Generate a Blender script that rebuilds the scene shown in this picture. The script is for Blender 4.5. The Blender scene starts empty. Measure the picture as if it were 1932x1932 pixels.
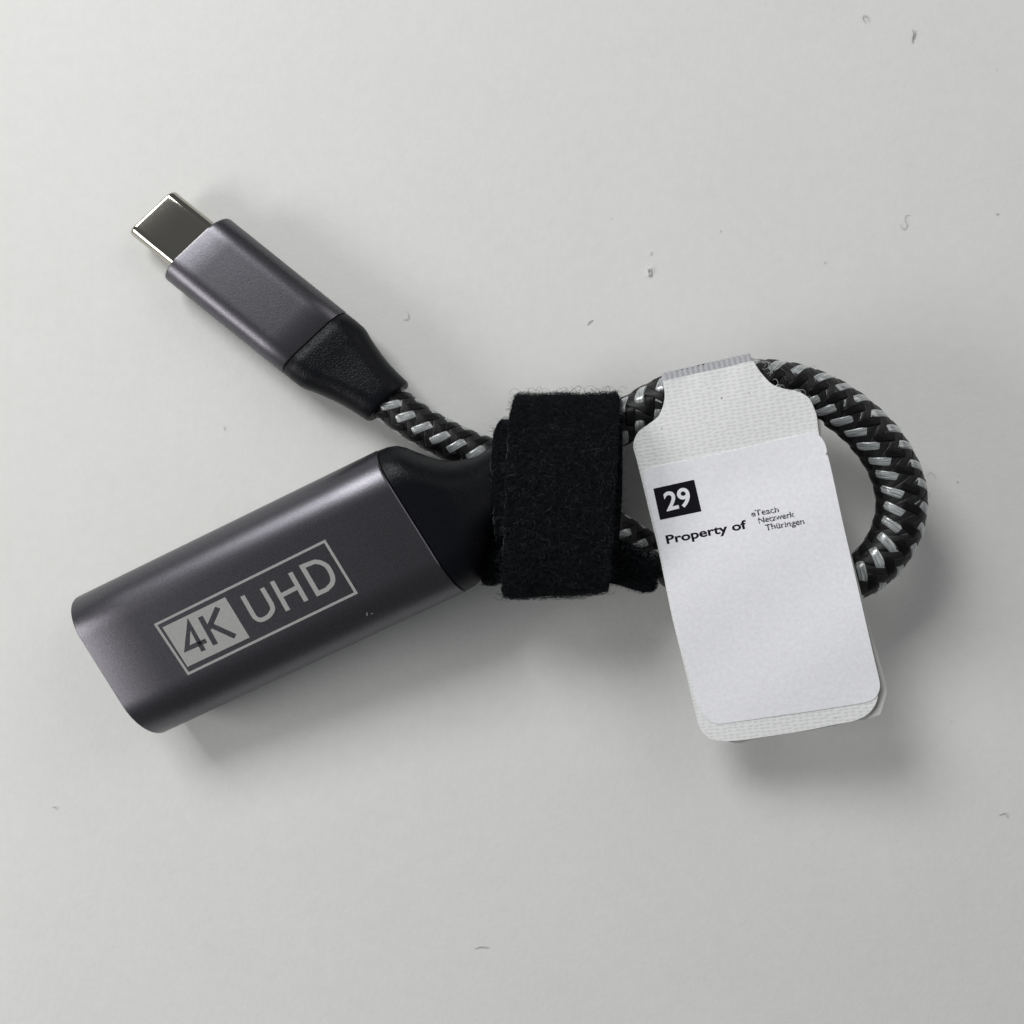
import bpy, math, random
import numpy as np
from mathutils import Vector, Matrix

# ------------------------------------------------------------------ camera, world, lamps, exposure
SC = bpy.context.scene
COL = SC.collection
MM = 0.001
CAM_H = 152.0                      # phone lens above the table, mm
STRETCH = 1.15                     # the things are this much longer along the table's X

cam_d = bpy.data.cameras.new('camera')
cam = bpy.data.objects.new('camera', cam_d)
COL.objects.link(cam)
cam.location = (0, 0, CAM_H * MM)
cam_d.sensor_width = 36.0
cam_d.lens = 36.0
cam_d.clip_start = 0.005
cam_d.clip_end = 20.0
cam_d.dof.use_dof = True
cam_d.dof.focus_distance = (CAM_H - 12.0) * MM
cam_d.dof.aperture_fstop = 16.0
SC.camera = cam

world = bpy.data.worlds.new('World')
SC.world = world
world.use_nodes = True
wb = world.node_tree.nodes['Background']
wb.inputs[0].default_value = (0.93, 0.97, 1.0, 1)
wb.inputs[1].default_value = 0.14


def area_lamp(name, loc, target, size, size_y, power, colour):
    d = bpy.data.lights.new(name, 'AREA')
    d.shape = 'RECTANGLE'
    d.size = size * MM
    d.size_y = size_y * MM
    d.energy = power
    d.color = colour
    o = bpy.data.objects.new(name, d)
    COL.objects.link(o)
    o.location = Vector(loc) * MM
    v = (Vector(target) - Vector(loc))
    o.rotation_euler = v.to_track_quat('-Z', 'Y').to_euler()
    return o


area_lamp('window_light', (-295, 382, 405), (0, 0, 0), 260, 225, 2.45, (0.99, 1.0, 0.985))
area_lamp('side_window_light', (-440, -110, 215), (0, 0, 0), 230, 150, 0.98, (1.0, 0.985, 0.97))
area_lamp('room_light', (360, 330, 360), (0, 0, 0), 380, 320, 0.55, (1.0, 0.98, 0.95))

SC.view_settings.view_transform = 'Standard'
SC.view_settings.look = 'None'
SC.view_settings.gamma = 1.0
SC.view_settings.exposure = 0.0
SC.view_settings.use_curve_mapping = False

# ------------------------------------------------------------------ helpers
rnd = random.Random(7)
nrng = np.random.default_rng(11)


def W(px, py, z):
    """point at height z (mm) seen at frame position px, py (frame 1932 wide)"""
    k = (CAM_H - z) / 1932.0
    return Vector(((px - 966.0) * k / STRETCH, -(py - 966.0) * k, z))


def on_plane(px, py, p0, n):
    """where the line of sight at px, py meets the plane p0, n"""
    o = Vector((0, 0, CAM_H))
    d = Vector(((px - 966.0) / 1932.0 / STRETCH, -(py - 966.0) / 1932.0, -1.0))
    t = (p0 - o).dot(n) / d.dot(n)
    return o + d * t


def build(name, verts, faces, mat, parent=None, smooth=True, angle=40, uvs=None):
    v = np.array([tuple(p) for p in verts], dtype=np.float64) if not isinstance(verts, np.ndarray) else verts
    v = v * np.array([STRETCH, 1.0, 1.0]) * MM
    me = bpy.data.meshes.new(name)
    me.from_pydata(v.tolist(), [], faces if isinstance(faces, list) else faces.tolist())
    me.materials.append(mat)
    if smooth:
        me.polygons.foreach_set('use_smooth', [True] * len(me.polygons))
        me.set_sharp_from_angle(angle=math.radians(angle))
    if uvs is not None:
        lay = me.uv_layers.new(name='UVMap')
        idx = np.empty(len(me.loops), dtype=np.int32)
        me.loops.foreach_get('vertex_index', idx)
        lay.data.foreach_set('uv', np.asarray(uvs, dtype=np.float32)[idx].ravel())
    me.update()
    o = bpy.data.objects.new(name, me)
    COL.objects.link(o)
    if parent is not None:
        o.parent = parent
        if '_base' in parent:
            o.matrix_parent_inverse = Matrix.Translation(-parent.location)
    return o


def thing(name, label, cat, base, group=None):
    o = bpy.data.objects.new(name, None)
    COL.objects.link(o)
    o.empty_display_size = 0.005
    o.location = Vector((base[0] * STRETCH, base[1], base[2])) * MM
    o['_base'] = 1
    o['label'] = label
    o['category'] = cat
    if group:
        o['group'] = group
    return o


def tag(o, label, cat, group=None):
    o['label'] = label
    o['category'] = cat
    if group:
        o['group'] = group
    return o


def ring_faces(nr, n, close_u=False):
    f = []
    for i in range(nr if close_u else nr - 1):
        a = i * n
        b = ((i + 1) % nr) * n
        for j in range(n):
            k = (j + 1) % n
            f.append((a + j, a + k, b + k, b + j))
    return f


def prof(w, h, r=None, seg=9, flat=5):
    """rounded-rectangle outline (v, n), counted once round"""
    r = min(w, h) / 2 * 0.999 if r is None else min(r, min(w, h) / 2 * 0.999)
    pts = []
    cx, cy = w / 2 - r, h / 2 - r
    cor = [(cx, cy, 0), (-cx, cy, 90), (-cx, -cy, 180), (cx, -cy, 270)]
    for ci, (x, y, a0) in enumerate(cor):
        for s in range(seg + 1):
            a = math.radians(a0 + 90.0 * s / seg)
            pts.append((x + r * math.cos(a), y + r * math.sin(a)))
        nx, ny, na = cor[(ci + 1) % 4]
        a = math.radians(na)
        q = (nx + r * math.cos(a), ny + r * math.sin(a))
        p = pts[-1]
        for s in range(1, flat + 1):
            t = s / (flat + 1)
            t = 0.5 - 0.5 * math.cos(math.pi * t)
            pts.append((p[0] + (q[0] - p[0]) * t, p[1] + (q[1] - p[1]) * t))
    return pts


def loft(name, frame, secs, mat, parent, cap=(True, True), angle=40):
    """frame=(origin, u, v, n); secs=[(t, outline, dv, dn)]"""
    o, u, v, n = frame
    vs = []
    N = len(secs[0][1])
    for t, out, dv, dn in secs:
        for a, b in out:
            vs.append(o + u * t + v * (a + dv) + n * (b + dn))
    f = ring_faces(len(secs), N)
    if cap[0]:
        f.append(tuple(range(N)))
    if cap[1]:
        b = (len(secs) - 1) * N
        f.append(tuple(b + i for i in reversed(range(N))))
    # outline runs anticlockwise seen from +u: flip so that faces look outward
    f = [tuple(reversed(q)) for q in f]
    return build(name, vs, f, mat, parent, angle=angle)


def catmull(pts, step):
    P = np.array(pts, dtype=float)
    P = np.vstack([2 * P[0] - P[1], P, 2 * P[-1] - P[-2]])
    out = []
    for i in range(1, len(P) - 2):
        p0, p1, p2, p3 = P[i - 1], P[i], P[i + 1], P[i + 2]
        m = max(2, int(np.linalg.norm(p2 - p1) / step * 4))
        t = np.linspace(0, 1, m, endpoint=False)[:, None]
        out.append(0.5 * (2 * p1 + (p2 - p0) * t + (2 * p0 - 5 * p1 + 4 * p2 - p3) * t ** 2
                          + (3 * p1 - p0 - 3 * p2 + p3) * t ** 3))
    out.append(P[-2][None, :])
    Q = np.vstack(out)
    s = np.concatenate([[0], np.cumsum(np.linalg.norm(np.diff(Q[:, :3], axis=0), axis=1))])
    k = int(s[-1] / step) + 1
    ss = np.linspace(0, s[-1], k)
    return np.stack([np.interp(ss, s, Q[:, i]) for i in range(Q.shape[1])], 1), ss


def tubes(name, paths, radii, mat, parent, sides=3):
    """many thin tubes as one mesh; paths: array (count, k, 3)"""
    P = np.asarray(paths)
    m, k, _ = P.shape
    T = np.gradient(P, axis=1)
    T /= np.linalg.norm(T, axis=2)[:, :, None] + 1e-12
    ref = np.where(np.abs(T[:, :, 2:3]) > 0.9, np.array([1.0, 0, 0]), np.array([0, 0, 1.0]))
    A = np.cross(T, ref)
    A /= np.linalg.norm(A, axis=2)[:, :, None] + 1e-12
    B = np.cross(T, A)
    an = np.linspace(0, 2 * math.pi, sides, endpoint=False)
    R = np.asarray(radii)
    R = R[:, None] * np.ones((1, k)) if R.ndim == 1 else R
    V = P[:, :, None, :] + R[:, :, None, None] * (np.cos(an)[None, None, :, None] * A[:, :, None, :] + np.sin(an)[None, None, :, None] * B[:, :, None, :])
    i, s = np.meshgrid(np.arange(k - 1), np.arange(sides), indexing='ij')
    a = i * sides + s
    b = i * sides + (s + 1) % sides
    f0 = np.stack([a, b, b + sides, a + sides], -1).reshape(-1, 4)
    F = (f0[None] + (np.arange(m) * k * sides)[:, None, None]).reshape(-1, 4)
    return build(name, V.reshape(-1, 3), F, mat, parent, angle=80)


# ------------------------------------------------------------------ materials
def new_mat(name):
    m = bpy.data.materials.new(name)
    m.use_nodes = True
    nt = m.node_tree
    return m, nt, nt.nodes['Principled BSDF']


def node(nt, kind, **kw):
    n = nt.nodes.new(kind)
    for k, v in kw.items():
        setattr(n, k, v)
    return n


def mm_coords(nt, scale=(1, 1, 1), rot=0.0):
    tc = node(nt, 'ShaderNodeTexCoord')
    mp = node(nt, 'ShaderNodeMapping')
    mp.inputs['Scale'].default_value = tuple(1000.0 * s for s in scale)
    mp.inputs['Rotation'].default_value = (0, 0, rot)
    nt.links.new(tc.outputs['Object'], mp.inputs['Vector'])
    return mp.outputs['Vector']


def noise(nt, vec, scale, detail=3.0, rough=0.55):
    n = node(nt, 'ShaderNodeTexNoise')
    n.inputs['Scale'].default_value = scale
    n.inputs['Detail'].default_value = detail
    n.inputs['Roughness'].default_value = rough
    nt.links.new(vec, n.inputs['Vector'])
    return n.outputs['Fac']


def bump(nt, bsdf, h, dist_mm, strength=1.0, prev=None):
    b = node(nt, 'ShaderNodeBump')
    b.inputs['Distance'].default_value = dist_mm * MM
    b.inputs['Strength'].default_value = strength
    nt.links.new(h, b.inputs['Height'])
    if prev is not None:
        nt.links.new(prev, b.inputs['Normal'])
    nt.links.new(b.outputs['Normal'], bsdf.inputs['Normal'])
    return b.outputs['Normal']


def ramp(nt, fac, stops):
    r = node(nt, 'ShaderNodeValToRGB')
    e = r.color_ramp.elements
    while len(e) < len(stops):
        e.new(0.5)
    for el, (p, c) in zip(e, stops):
        el.position = p
        el.color = (*c, 1) if len(c) == 3 else c
    nt.links.new(fac, r.inputs['Fac'])
    return r.outputs['Color']


def mat_table():
    m, nt, b = new_mat('table_laminate')
    v = mm_coords(nt)
    c = ramp(nt, noise(nt, v, 0.5, 6, 0.6), [(0.3, (0.795, 0.797, 0.78)), (0.7, (0.825, 0.825, 0.81))])
    nt.links.new(c, b.inputs['Base Color'])
    b.inputs['Roughness'].default_value = 0.55
    b.inputs['Specular IOR Level'].default_value = 0.25
    big = ramp(nt, noise(nt, v, 0.07, 4, 0.55), [(0.3, (0.98, 0.98, 0.978)), (0.7, (1, 1, 1))])
    fine = ramp(nt, noise(nt, v, 3.2, 3, 0.7), [(0.25, (0.965, 0.965, 0.965)), (0.75, (1, 1, 1))])
    sc = noise(nt, mm_coords(nt, (0.03, 1.6, 1), 0.5), 1.0, 4, 0.6)
    scuff = ramp(nt, sc, [(0.20, (0.975, 0.975, 0.972)), (0.34, (1, 1, 1))])
    cur = c
    for extra in (big, fine, scuff):
        mx = node(nt, 'ShaderNodeMix', data_type='RGBA', blend_type='MULTIPLY')
        mx.inputs['Factor'].default_value = 1.0
        nt.links.new(cur, mx.inputs['A'])
        nt.links.new(extra, mx.inputs['B'])
        cur = mx.outputs['Result']
    nt.links.new(cur, b.inputs['Base Color'])
    n1 = bump(nt, b, noise(nt, v, 1.3, 5, 0.65), 0.06, 0.7)
    return m


def mat_metal():
    m, nt, b = new_mat('grey_anodised_aluminium')
    v = mm_coords(nt)
    c = ramp(nt, noise(nt, v, 6.0, 2), [(0.3, (0.095, 0.091, 0.104)), (0.7, (0.145, 0.140, 0.156))])
    nt.links.new(c, b.inputs['Base Color'])
    b.inputs['Metallic'].default_value = 1.0
    b.inputs['Roughness'].default_value = 0.36
    bump(nt, b, noise(nt, v, 4.5, 3, 0.7), 0.016, 0.8)
    return m


def mat_steel():
    m, nt, b = new_mat('nickel_plated_steel')
    v = mm_coords(nt)
    b.inputs['Base Color'].default_value = (0.46, 0.435, 0.385, 1)
    b.inputs['Metallic'].default_value = 1.0
    b.inputs['Roughness'].default_value = 0.085
    return m


def mat_rubber(name, grain, depth):
    m, nt, b = new_mat(name)
    v = mm_coords(nt)
    b.inputs['Base Color'].default_value = (0.003, 0.0034, 0.0055, 1)
    b.inputs['Roughness'].default_value = 0.36
    b.inputs['Specular IOR Level'].default_value = 0.17
    vo = node(nt, 'ShaderNodeTexVoronoi', feature='DISTANCE_TO_EDGE')
    vo.inputs['Scale'].default_value = grain
    wob = node(nt, 'ShaderNodeTexNoise')
    wob.inputs['Scale'].default_value = grain * 0.8
    nt.links.new(v, wob.inputs['Vector'])
    ad = node(nt, 'ShaderNodeVectorMath', operation='MULTIPLY_ADD')
    ad.inputs[1].default_value = (0.35, 0.35, 0.35)
    nt.links.new(wob.outputs['Color'], ad.inputs[0])
    nt.links.new(v, ad.inputs[2])
    nt.links.new(ad.outputs[0], vo.inputs['Vector'])
    h = ramp(nt, vo.outputs['Distance'], [(0.0, (0, 0, 0)), (0.35, (1, 1, 1))])
    bump(nt, b, h, depth, 0.7)
    return m


def mat_strand(name, dark, light, rough, coat=0.0, spec=0.5):
    m, nt, b = new_mat(name)
    uv = node(nt, 'ShaderNodeUVMap', uv_map='UVMap')
    mp = node(nt, 'ShaderNodeMapping')
    mp.inputs['Scale'].default_value = (0.9, 9.0, 1.0)
    nt.links.new(uv.outputs['UV'], mp.inputs['Vector'])
    f = noise(nt, mp.outputs['Vector'], 1.0, 3, 0.6)
    c = ramp(nt, f, [(0.36, dark), (0.64, light)])
    nt.links.new(c, b.inputs['Base Color'])
    b.inputs['Roughness'].default_value = rough
    b.inputs['Specular IOR Level'].default_value = spec
    b.inputs['Coat Weight'].default_value = coat
    b.inputs['Coat Roughness'].default_value = 0.12
    bump(nt, b, f, 0.06, 0.9)
    return m


def mat_plain(name, col, rough=0.6, spec=0.4, bump_s=None, bump_d=0.02, metallic=0.0):
    m, nt, b = new_mat(name)
    v = mm_coords(nt)
    c = ramp(nt, noise(nt, v, 2.0, 3), [(0.3, tuple(x * 0.95 for x in col)), (0.7, tuple(min(1, x * 1.05) for x in col))])
    nt.links.new(c, b.inputs['Base Color'])
    b.inputs['Roughness'].default_value = rough
    b.inputs['Specular IOR Level'].default_value = spec
    b.inputs['Metallic'].default_value = metallic
    if bump_s:
        bump(nt, b, noise(nt, v, bump_s, 3), bump_d, 0.8)
    return m


def mat_velcro():
    m, nt, b = new_mat('black_loop_fabric')
    v = mm_coords(nt)
    c = ramp(nt, noise(nt, v, 3.5, 5, 0.7), [(0.35, (0.002, 0.0025, 0.0035)), (0.75, (0.008, 0.0095, 0.012))])
    nt.links.new(c, b.inputs['Base Color'])
    b.inputs['Roughness'].default_value = 1.0
    b.inputs['Specular IOR Level'].default_value = 0.15
    bump(nt, b, noise(nt, v, 4.0, 6, 0.7), 0.35, 1.0)
    return m


def mat_fabric():
    m, nt, b = new_mat('white_nonwoven_fabric')
    tc = node(nt, 'ShaderNodeUVMap', uv_map='UVMap')
    mp = node(nt, 'ShaderNodeMapping')
    mp.inputs['Scale'].default_value = (1.0, 1.0, 1.0)
    nt.links.new(tc.outputs['UV'], mp.inputs['Vector'])
    vo = node(nt, 'ShaderNodeTexVoronoi', feature='SMOOTH_F1', voronoi_dimensions='2D')
    vo.inputs['Scale'].default_value = 1.0
    vo.inputs['Smoothness'].default_value = 0.35
    vo.inputs['Randomness'].default_value = 0.40
    m2 = node(nt, 'ShaderNodeMapping')
    m2.inputs['Scale'].default_value = (1.35, 2.05, 1.0)
    nt.links.new(mp.outputs['Vector'], m2.inputs['Vector'])
    nt.links.new(m2.outputs['Vector'], vo.inputs['Vector'])
    hgt = ramp(nt, vo.outputs['Distance'], [(0.12, (0, 0, 0)), (0.55, (1, 1, 1))])
    c = ramp(nt, vo.outputs['Distance'], [(0.1, (0.75, 0.755, 0.755)), (0.5, (0.84, 0.845, 0.845))])
    spk = noise(nt, mp.outputs['Vector'], 1.9, 1, 0.3)
    sp = ramp(nt, spk, [(0.20, (0.3, 0.3, 0.3)), (0.215, (1, 1, 1))])
    mul = node(nt, 'ShaderNodeMix', data_type='RGBA', blend_type='MULTIPLY')
    mul.inputs['Factor'].default_value = 1.0
    nt.links.new(c, mul.inputs['A'])
    nt.links.new(sp, mul.inputs['B'])
    nt.links.new(mul.outputs['Result'], b.inputs['Base Color'])
    b.inputs['Roughness'].default_value = 0.7
    b.inputs['Specular IOR Level'].default_value = 0.3
    bump(nt, b, hgt, 0.045, 0.6)
    return m


M = dict(
    table=mat_table(),
    metal=mat_metal(),
    steel=mat_steel(),
    rubber=mat_rubber('grained_black_rubber', 3.0, 0.026),
    plastic=mat_plain('black_plastic', (0.012, 0.012, 0.014), 0.5),
    black=mat_strand('black_yarn', (0.0016, 0.0016, 0.0026), (0.010, 0.0095, 0.0105), 0.36, spec=0.16),
    silver=mat_strand('silver_monofilament', (0.11, 0.12, 0.128), (0.56, 0.58, 0.59), 0.16, coat=1.0, spec=1.0),
    black_lit=mat_strand('black_yarn_lit', (0.004, 0.004, 0.005), (0.024, 0.0235, 0.024), 0.40, spec=0.30),  # black yarn made greyer: lamp reflections on the braid painted into its colour
    core=mat_plain('cable_jacket', (0.006, 0.006, 0.007), 0.8),
    velcro=mat_velcro(),
    fuzz=mat_plain('loop_fibre', (0.009, 0.0115, 0.014), 0.7, 0.15),
    fuzz_pale=mat_plain('pale_loop_fibre', (0.05, 0.058, 0.065), 0.6, 0.3),
    hook=mat_plain('hook_plastic', (0.05, 0.053, 0.055), 0.25, 0.7),
    fabric=mat_fabric(),
    rib=mat_plain('shaded_fold_fabric', (0.40, 0.40, 0.435), 0.5, 0.4, 4.0, 0.03),  # white fabric darkened: shade of the fold turning away is in the colour
    film=mat_plain('adhesive_film', (0.55, 0.55, 0.53), 0.35, 0.5, 1.5, 0.06),
    paper=mat_plain('white_label_paper', (0.885, 0.882, 0.93), 0.6, 0.3, 3.0, 0.004),
    ink=mat_plain('black_ink', (0.007, 0.0065, 0.010), 0.7, 0.12, 6.0, 0.01),
    etch=mat_plain('etched_marking', (0.33, 0.33, 0.325), 0.55, 0.3, 5.0, 0.02),
    lint=mat_plain('grey_lint', (0.31, 0.31, 0.30), 0.8, 0.2),
    lint_pale=mat_plain('pale_lint', (0.42, 0.43, 0.42), 0.8, 0.2),
    chip=mat_plain('clear_plastic_flake', (0.7, 0.7, 0.7), 0.15, 0.8),
)

# ------------------------------------------------------------------ the table
tv = [(-420, -420, 0), (420, -420, 0), (420, 420, 0), (-420, 420, 0)]
tv = tv + [(x, y, -18) for x, y, z in tv]
table = build('table', [Vector(p) for p in tv],
              [(0, 1, 2, 3), (7, 6, 5, 4), (0, 4, 5, 1), (1, 5, 6, 2), (2, 6, 7, 3), (3, 7, 4, 0)], M['table'], smooth=False)
table['kind'] = 'structure'
table['label'] = 'plain off-white table top under everything'

# ------------------------------------------------------------------ the adapter cable
adapter = thing('adapter_cable', 'grey metal display adapter with black and silver braided cable looped back on itself', 'adapter', (0, 0, 0))

# -- body of the adapter
HB, HW = 11.4, 22.1
pl = W(230, 1253, 5.75)
pr = W(798, 982, 11.2)
bu = (pr - pl).normalized()
bv = Vector((-bu.y, bu.x, 0)).normalized()          # towards the top of the picture
bn = bu.cross(bv).normalized()
if bn.z < 0:
    bn = -bn
BL = (pr - pl).length
bframe = (pl, bu, bv, bn)
BR_ = HB / 2


def ins(d, w=HW, h=HB):
    return prof(w - 2 * d, h - 2 * d, None, 12, 6)


body = loft('adapter_body', bframe,
            [(0.0, ins(0.22), 0, 0), (0.03, ins(0.12), 0, 0), (0.1, ins(0.04), 0, 0), (0.22, ins(0.0), 0, 0)]
            + [(BL * k / 6, ins(0.0), 0, 0) for k in range(1, 6)]
            + [(BL - 0.3, ins(0.0), 0, 0), (BL - 0.1, ins(0.06), 0, 0), (BL, ins(0.22), 0, 0)], M['metal'], adapter)
# port end: black inset with the socket opening
loft('port_face', bframe, [(-0.02, ins(1.1), 0, 0), (0.3, ins(1.1), 0, 0)], M['plastic'], body)
sock = [(-7.2, 2.4), (-7.2, -0.4), (-5.4, -2.3), (5.4, -2.3), (7.2, -0.4), (7.2, 2.4)]
sock = list(reversed(sock))
so = loft('port_opening', bframe, [(-0.06, sock, 0, 0), (0.2, sock, 0, 0)], M['core'], body)

# -- flat marking on the body: outline frame, filled square, letters
top0 = pl + bn * BR_


def body_pt(px, py, lift):
    return on_plane(px, py, top0 + bn * lift, bn)


def z2(x, y):                      # detail coordinates of the marking -> frame position
    return ((x * 0.5175 + 150) / 1.5652, (y * 0.5175 + 1250) / 1.5652)


def stroke_mesh(name, lines, half, n, mat, parent, lift_fn):
    """flat strokes: polylines widened by +-half (mm) in the plane with normal n"""
    vs, fs = [], []
    for ln in lines:
        P = [lift_fn(*q) for q in ln]
        closed = (ln[0] == ln[-1])
        if closed:
            P = P[:-1]
        k = len(P)
        base = len(vs)
        for i in range(k):
            if closed:
                d0 = (P[i] - P[i - 1]).normalized()
                d1 = (P[(i + 1) % k] - P[i]).normalized()
            else:
                d0 = (P[i] - P[i - 1]).normalized() if i else (P[1] - P[0]).normalized()
                d1 = (P[i + 1] - P[i]).normalized() if i < k - 1 else d0
            s = (n.cross(d0) + n.cross(d1)).normalized()
            c = max(0.35, s.dot(n.cross(d0)))
            vs += [P[i] + s * half / c, P[i] - s * half / c]
        lift_k = n * (0.006 * lines.index(ln))
        for i in range(base, len(vs)):
            vs[i] = vs[i] + lift_k
        for i in range(k if closed else k - 1):
            a, b = base + 2 * i, base + 2 * ((i + 1) % k)
            fs.append((a, a + 1, b + 1, b))
    return build(name, vs, fs, mat, parent, smooth=False)


def sm(pts, k=6):
    """smooth a short polyline in detail coordinates"""
    q, _ = catmull([(x, y, 0) for x, y in pts], 8.0)
    return [(float(a), float(b)) for a, b, c in q]


lf = lambda h: (lambda x, y: body_pt(*z2(x, y), h))
stroke_mesh('frame_outline', [[(598, 1149), (1563, 673), (1742, 968), (785, 1429), (598, 1149)]], 0.165, bn, M['etch'], body, lf(0.03))
q = [lf(0.03)(*p) for p in ((637, 1165), (995, 992), (1135, 1222), (780, 1390))]
build('filled_square', q, [(3, 2, 1, 0)], M['etch'], body, smooth=False)
DK = M['metal']
stroke_mesh('letter_4', [[(872, 1298), (788, 1146), (776, 1288), (886, 1240)]], 0.30, bn, DK, body, lf(0.05))
stroke_mesh('letter_k', [[(852, 1104), (940, 1262)], [(952, 1052), (900, 1172)], [(908, 1150), (1052, 1216)]], 0.33, bn, DK, body, lf(0.05))
stroke_mesh('letter_u', [[(1093, 985)] + sm([(1150, 1085), (1168, 1110), (1200, 1122), (1243, 1100), (1266, 1062), (1258, 1030)]) + [(1205, 940)]], 0.295, bn, M['etch'], body, lf(0.03))
stroke_mesh('letter_h', [[(1262, 902), (1354, 1068)], [(1366, 852), (1458, 1014)], [(1312, 985), (1408, 935)]], 0.295, bn, M['etch'], body, lf(0.03))
stroke_mesh('letter_d', [[(1434, 818), (1524, 972)] + sm([(1575, 948), (1606, 912), (1606, 870), (1578, 818), (1540, 795), (1505, 790)]) + [(1434, 818)]], 0.295, bn, M['etch'], body, lf(0.03))

# -- moulded strain relief behind the body
nk = []
for t, w, h, dv, dn in [(0.0, 21.2, 10.6, 0, 0), (0.15, 21.9, 11.2, 0, 0), (1.2, 21.7, 11.1, 0, 0), (2.2, 21.0, 10.9, 0, 0), (3.0, 19.6, 10.6, 0, 0),
                        (3.7, 17.6, 10.2, 0, 0), (4.5, 15.6, 9.8, 0, 0), (5.6, 13.2, 9.3, -0.1, -0.2), (7.2, 11.3, 8.6, -0.3, -0.6), (9.5, 10.2, 8.0, -0.4, -1.4),
                        (12.5, 9.8, 7.2, 0, -2.4), (15.0, 8.6, 6.6, 0, -3.1), (17.0, 7.4, 6.2, 0, -3.6), (17.6, 6.4, 5.6, 0, -3.7)]:
    nk.append((BL + t, prof(w, h, None, 12, 6), dv - (0.0 if t < 3 else 0.0), dn))
loft('strain_relief', bframe, nk, M['rubber'], adapter, angle=60)

# -- USB plug end
q0, q1 = W(289, 402, 3.1), W(734, 760, 4.2)
uu = (q1 - q0).normalized()
uv_ = Vector((-uu.y, uu.x, 0)).normalized()
un = uu.cross(uv_)
un = un if un.z > 0 else -un
ULEN = (q1 - q0).length
uframe = (q0, uu, uv_, un)


def udist(px, py):
    z = 3.1
    return (W(px, py, z) - q0).dot(uu)


t_house, t_boot = udist(374, 470), udist(595, 650)
PW, PH = 8.35, 2.56


def pin(d, w=PW, h=PH):
    return prof(w - 2 * d, h - 2 * d, None, 10, 5)


shell_secs = [(3.2, pin(0.36), 0, 0), (0.25, pin(0.36), 0, 0), (0.04, pin(0.30), 0, 0), (0.0, pin(0.20), 0, 0), (0.06, pin(0.10), 0, 0),
              (0.22, pin(0.02), 0, 0), (0.4, pin(0), 0, 0), (t_house * 0.5, pin(0), 0, 0), (t_house + 0.3, pin(0), 0, 0)]
loft('plug_shell', uframe, shell_secs, M['steel'], adapter, cap=(True, True))
tong = prof(6.7, 0.7, 0.1, 3, 1)
loft('plug_tongue', uframe, [(1.0, tong, 0, 0), (3.6, tong, 0, 0)], M['plastic'], adapter)
UW, UH = 11.9, 6.1


def uin(d, w=UW, h=UH):
    return prof(w - 2 * d, h - 2 * d, None, 11, 6)


LH = t_boot - t_house
loft('plug_housing', uframe, [(t_house, uin(0.5), 0, 0), (t_house + 0.03, uin(0.25), 0, 0), (t_house + 0.16, uin(0.06), 0, 0), (t_house + 0.4, uin(0), 0, 0)]
     + [(t_house + LH * k / 5, uin(0), 0, 0) for k in range(1, 5)]
     + [(t_boot - 0.2, uin(0), 0, 0), (t_boot - 0.05, uin(0.06), 0, 0), (t_boot, uin(0.2), 0, 0)], M['metal'], adapter)
ub = []
TB = ULEN - t_boot
for k, w, h in [(0.0, 11.3, 5.6), (0.012, 11.75, 6.0), (0.12, 11.8, 6.05), (0.24, 11.7, 6.05), (0.30, 11.3, 6.0), (0.36, 10.7, 5.95), (0.46, 9.9, 6.0), (0.58, 9.0, 6.15),
                (0.72, 8.25, 6.35), (0.86, 7.8, 6.5), (0.97, 7.55, 6.55), (0.985, 7.4, 6.4), (1.0, 7.1, 6.1)]:
    ub.append((t_boot + TB * k, prof(w, h, None, 11, 6), 0, 0.0 + 0.25 * k))
loft('plug_strain_relief', uframe, ub, M['rubber'], adapter, angle=60)

# -- braided cable: plug end -> under the strap -> loop -> back under the strap -> adapter
#     px, py, height, radius, row angle (deg)
CP = [(690, 722, 4.2, 2.70, -6), (742, 765, 4.4, 2.72, -6), (800, 806, 4.4, 2.72, -6), (860, 838, 4.3, 2.75, -6), (925, 862, 4.4, 2.75, 0),
      (1000, 868, 4.8, 2.75, 15), (1080, 846, 6.0, 2.8, 30), (1150, 812, 7.4, 2.85, 44), (1200, 782, 8.6, 2.9, 47), (1260, 750, 9.6, 2.95, 47),
      (1340, 726, 10.4, 2.95, 47), (1430, 718, 10.8, 2.95, 48), (1510, 731, 11.0, 2.98, 48), (1580, 765, 11.2, 3.0, 48), (1640, 815, 11.2, 3.0, 48),
      (1682, 875, 11.0, 3.02, 50), (1701, 940, 10.8, 3.02, 52), (1690, 1005, 10.4, 3.0, 58), (1655, 1060, 10.0, 2.98, 66), (1600, 1097, 9.2, 2.95, 72),
      (1520, 1117, 8.2, 2.9, 80), (1430, 1118, 7.2, 2.9, 85), (1340, 1100, 6.2, 2.85, 90), (1262, 1068, 6.0, 2.8, 90), (1190, 1022, 6.8, 2.8, 90),
      (1120, 980, 8.0, 2.8, 90), (1040, 945, 9.4, 2.8, 90), (980, 915, 9.8, 2.8, 90)]
cpts = []
for px, py, z, r, a in CP:
    p = W(px, py, z)
    cpts.append((p.x, p.y, p.z, r, a))
CL, CS = catmull(cpts, 0.12)
CT = np.gradient(CL[:, :3], CS, axis=0)
CT /= np.linalg.norm(CT, axis=1)[:, None]
UPV = np.array([0, 0, 1.0]) - CT * CT[:, 2:3]
UPV /= np.linalg.norm(UPV, axis=1)[:, None]
LFT = np.cross(UPV, CT)
CLEN = CS[-1]


def cable_at(s):
    f = lambda A: np.stack([np.interp(s, CS, A[:, i]) for i in range(A.shape[1])], 1)
    return f(CL[:, :3]), f(CT), f(UPV), f(LFT), np.interp(s, CS, CL[:, 3]), np.radians(np.interp(s, CS, CL[:, 4]))


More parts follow.
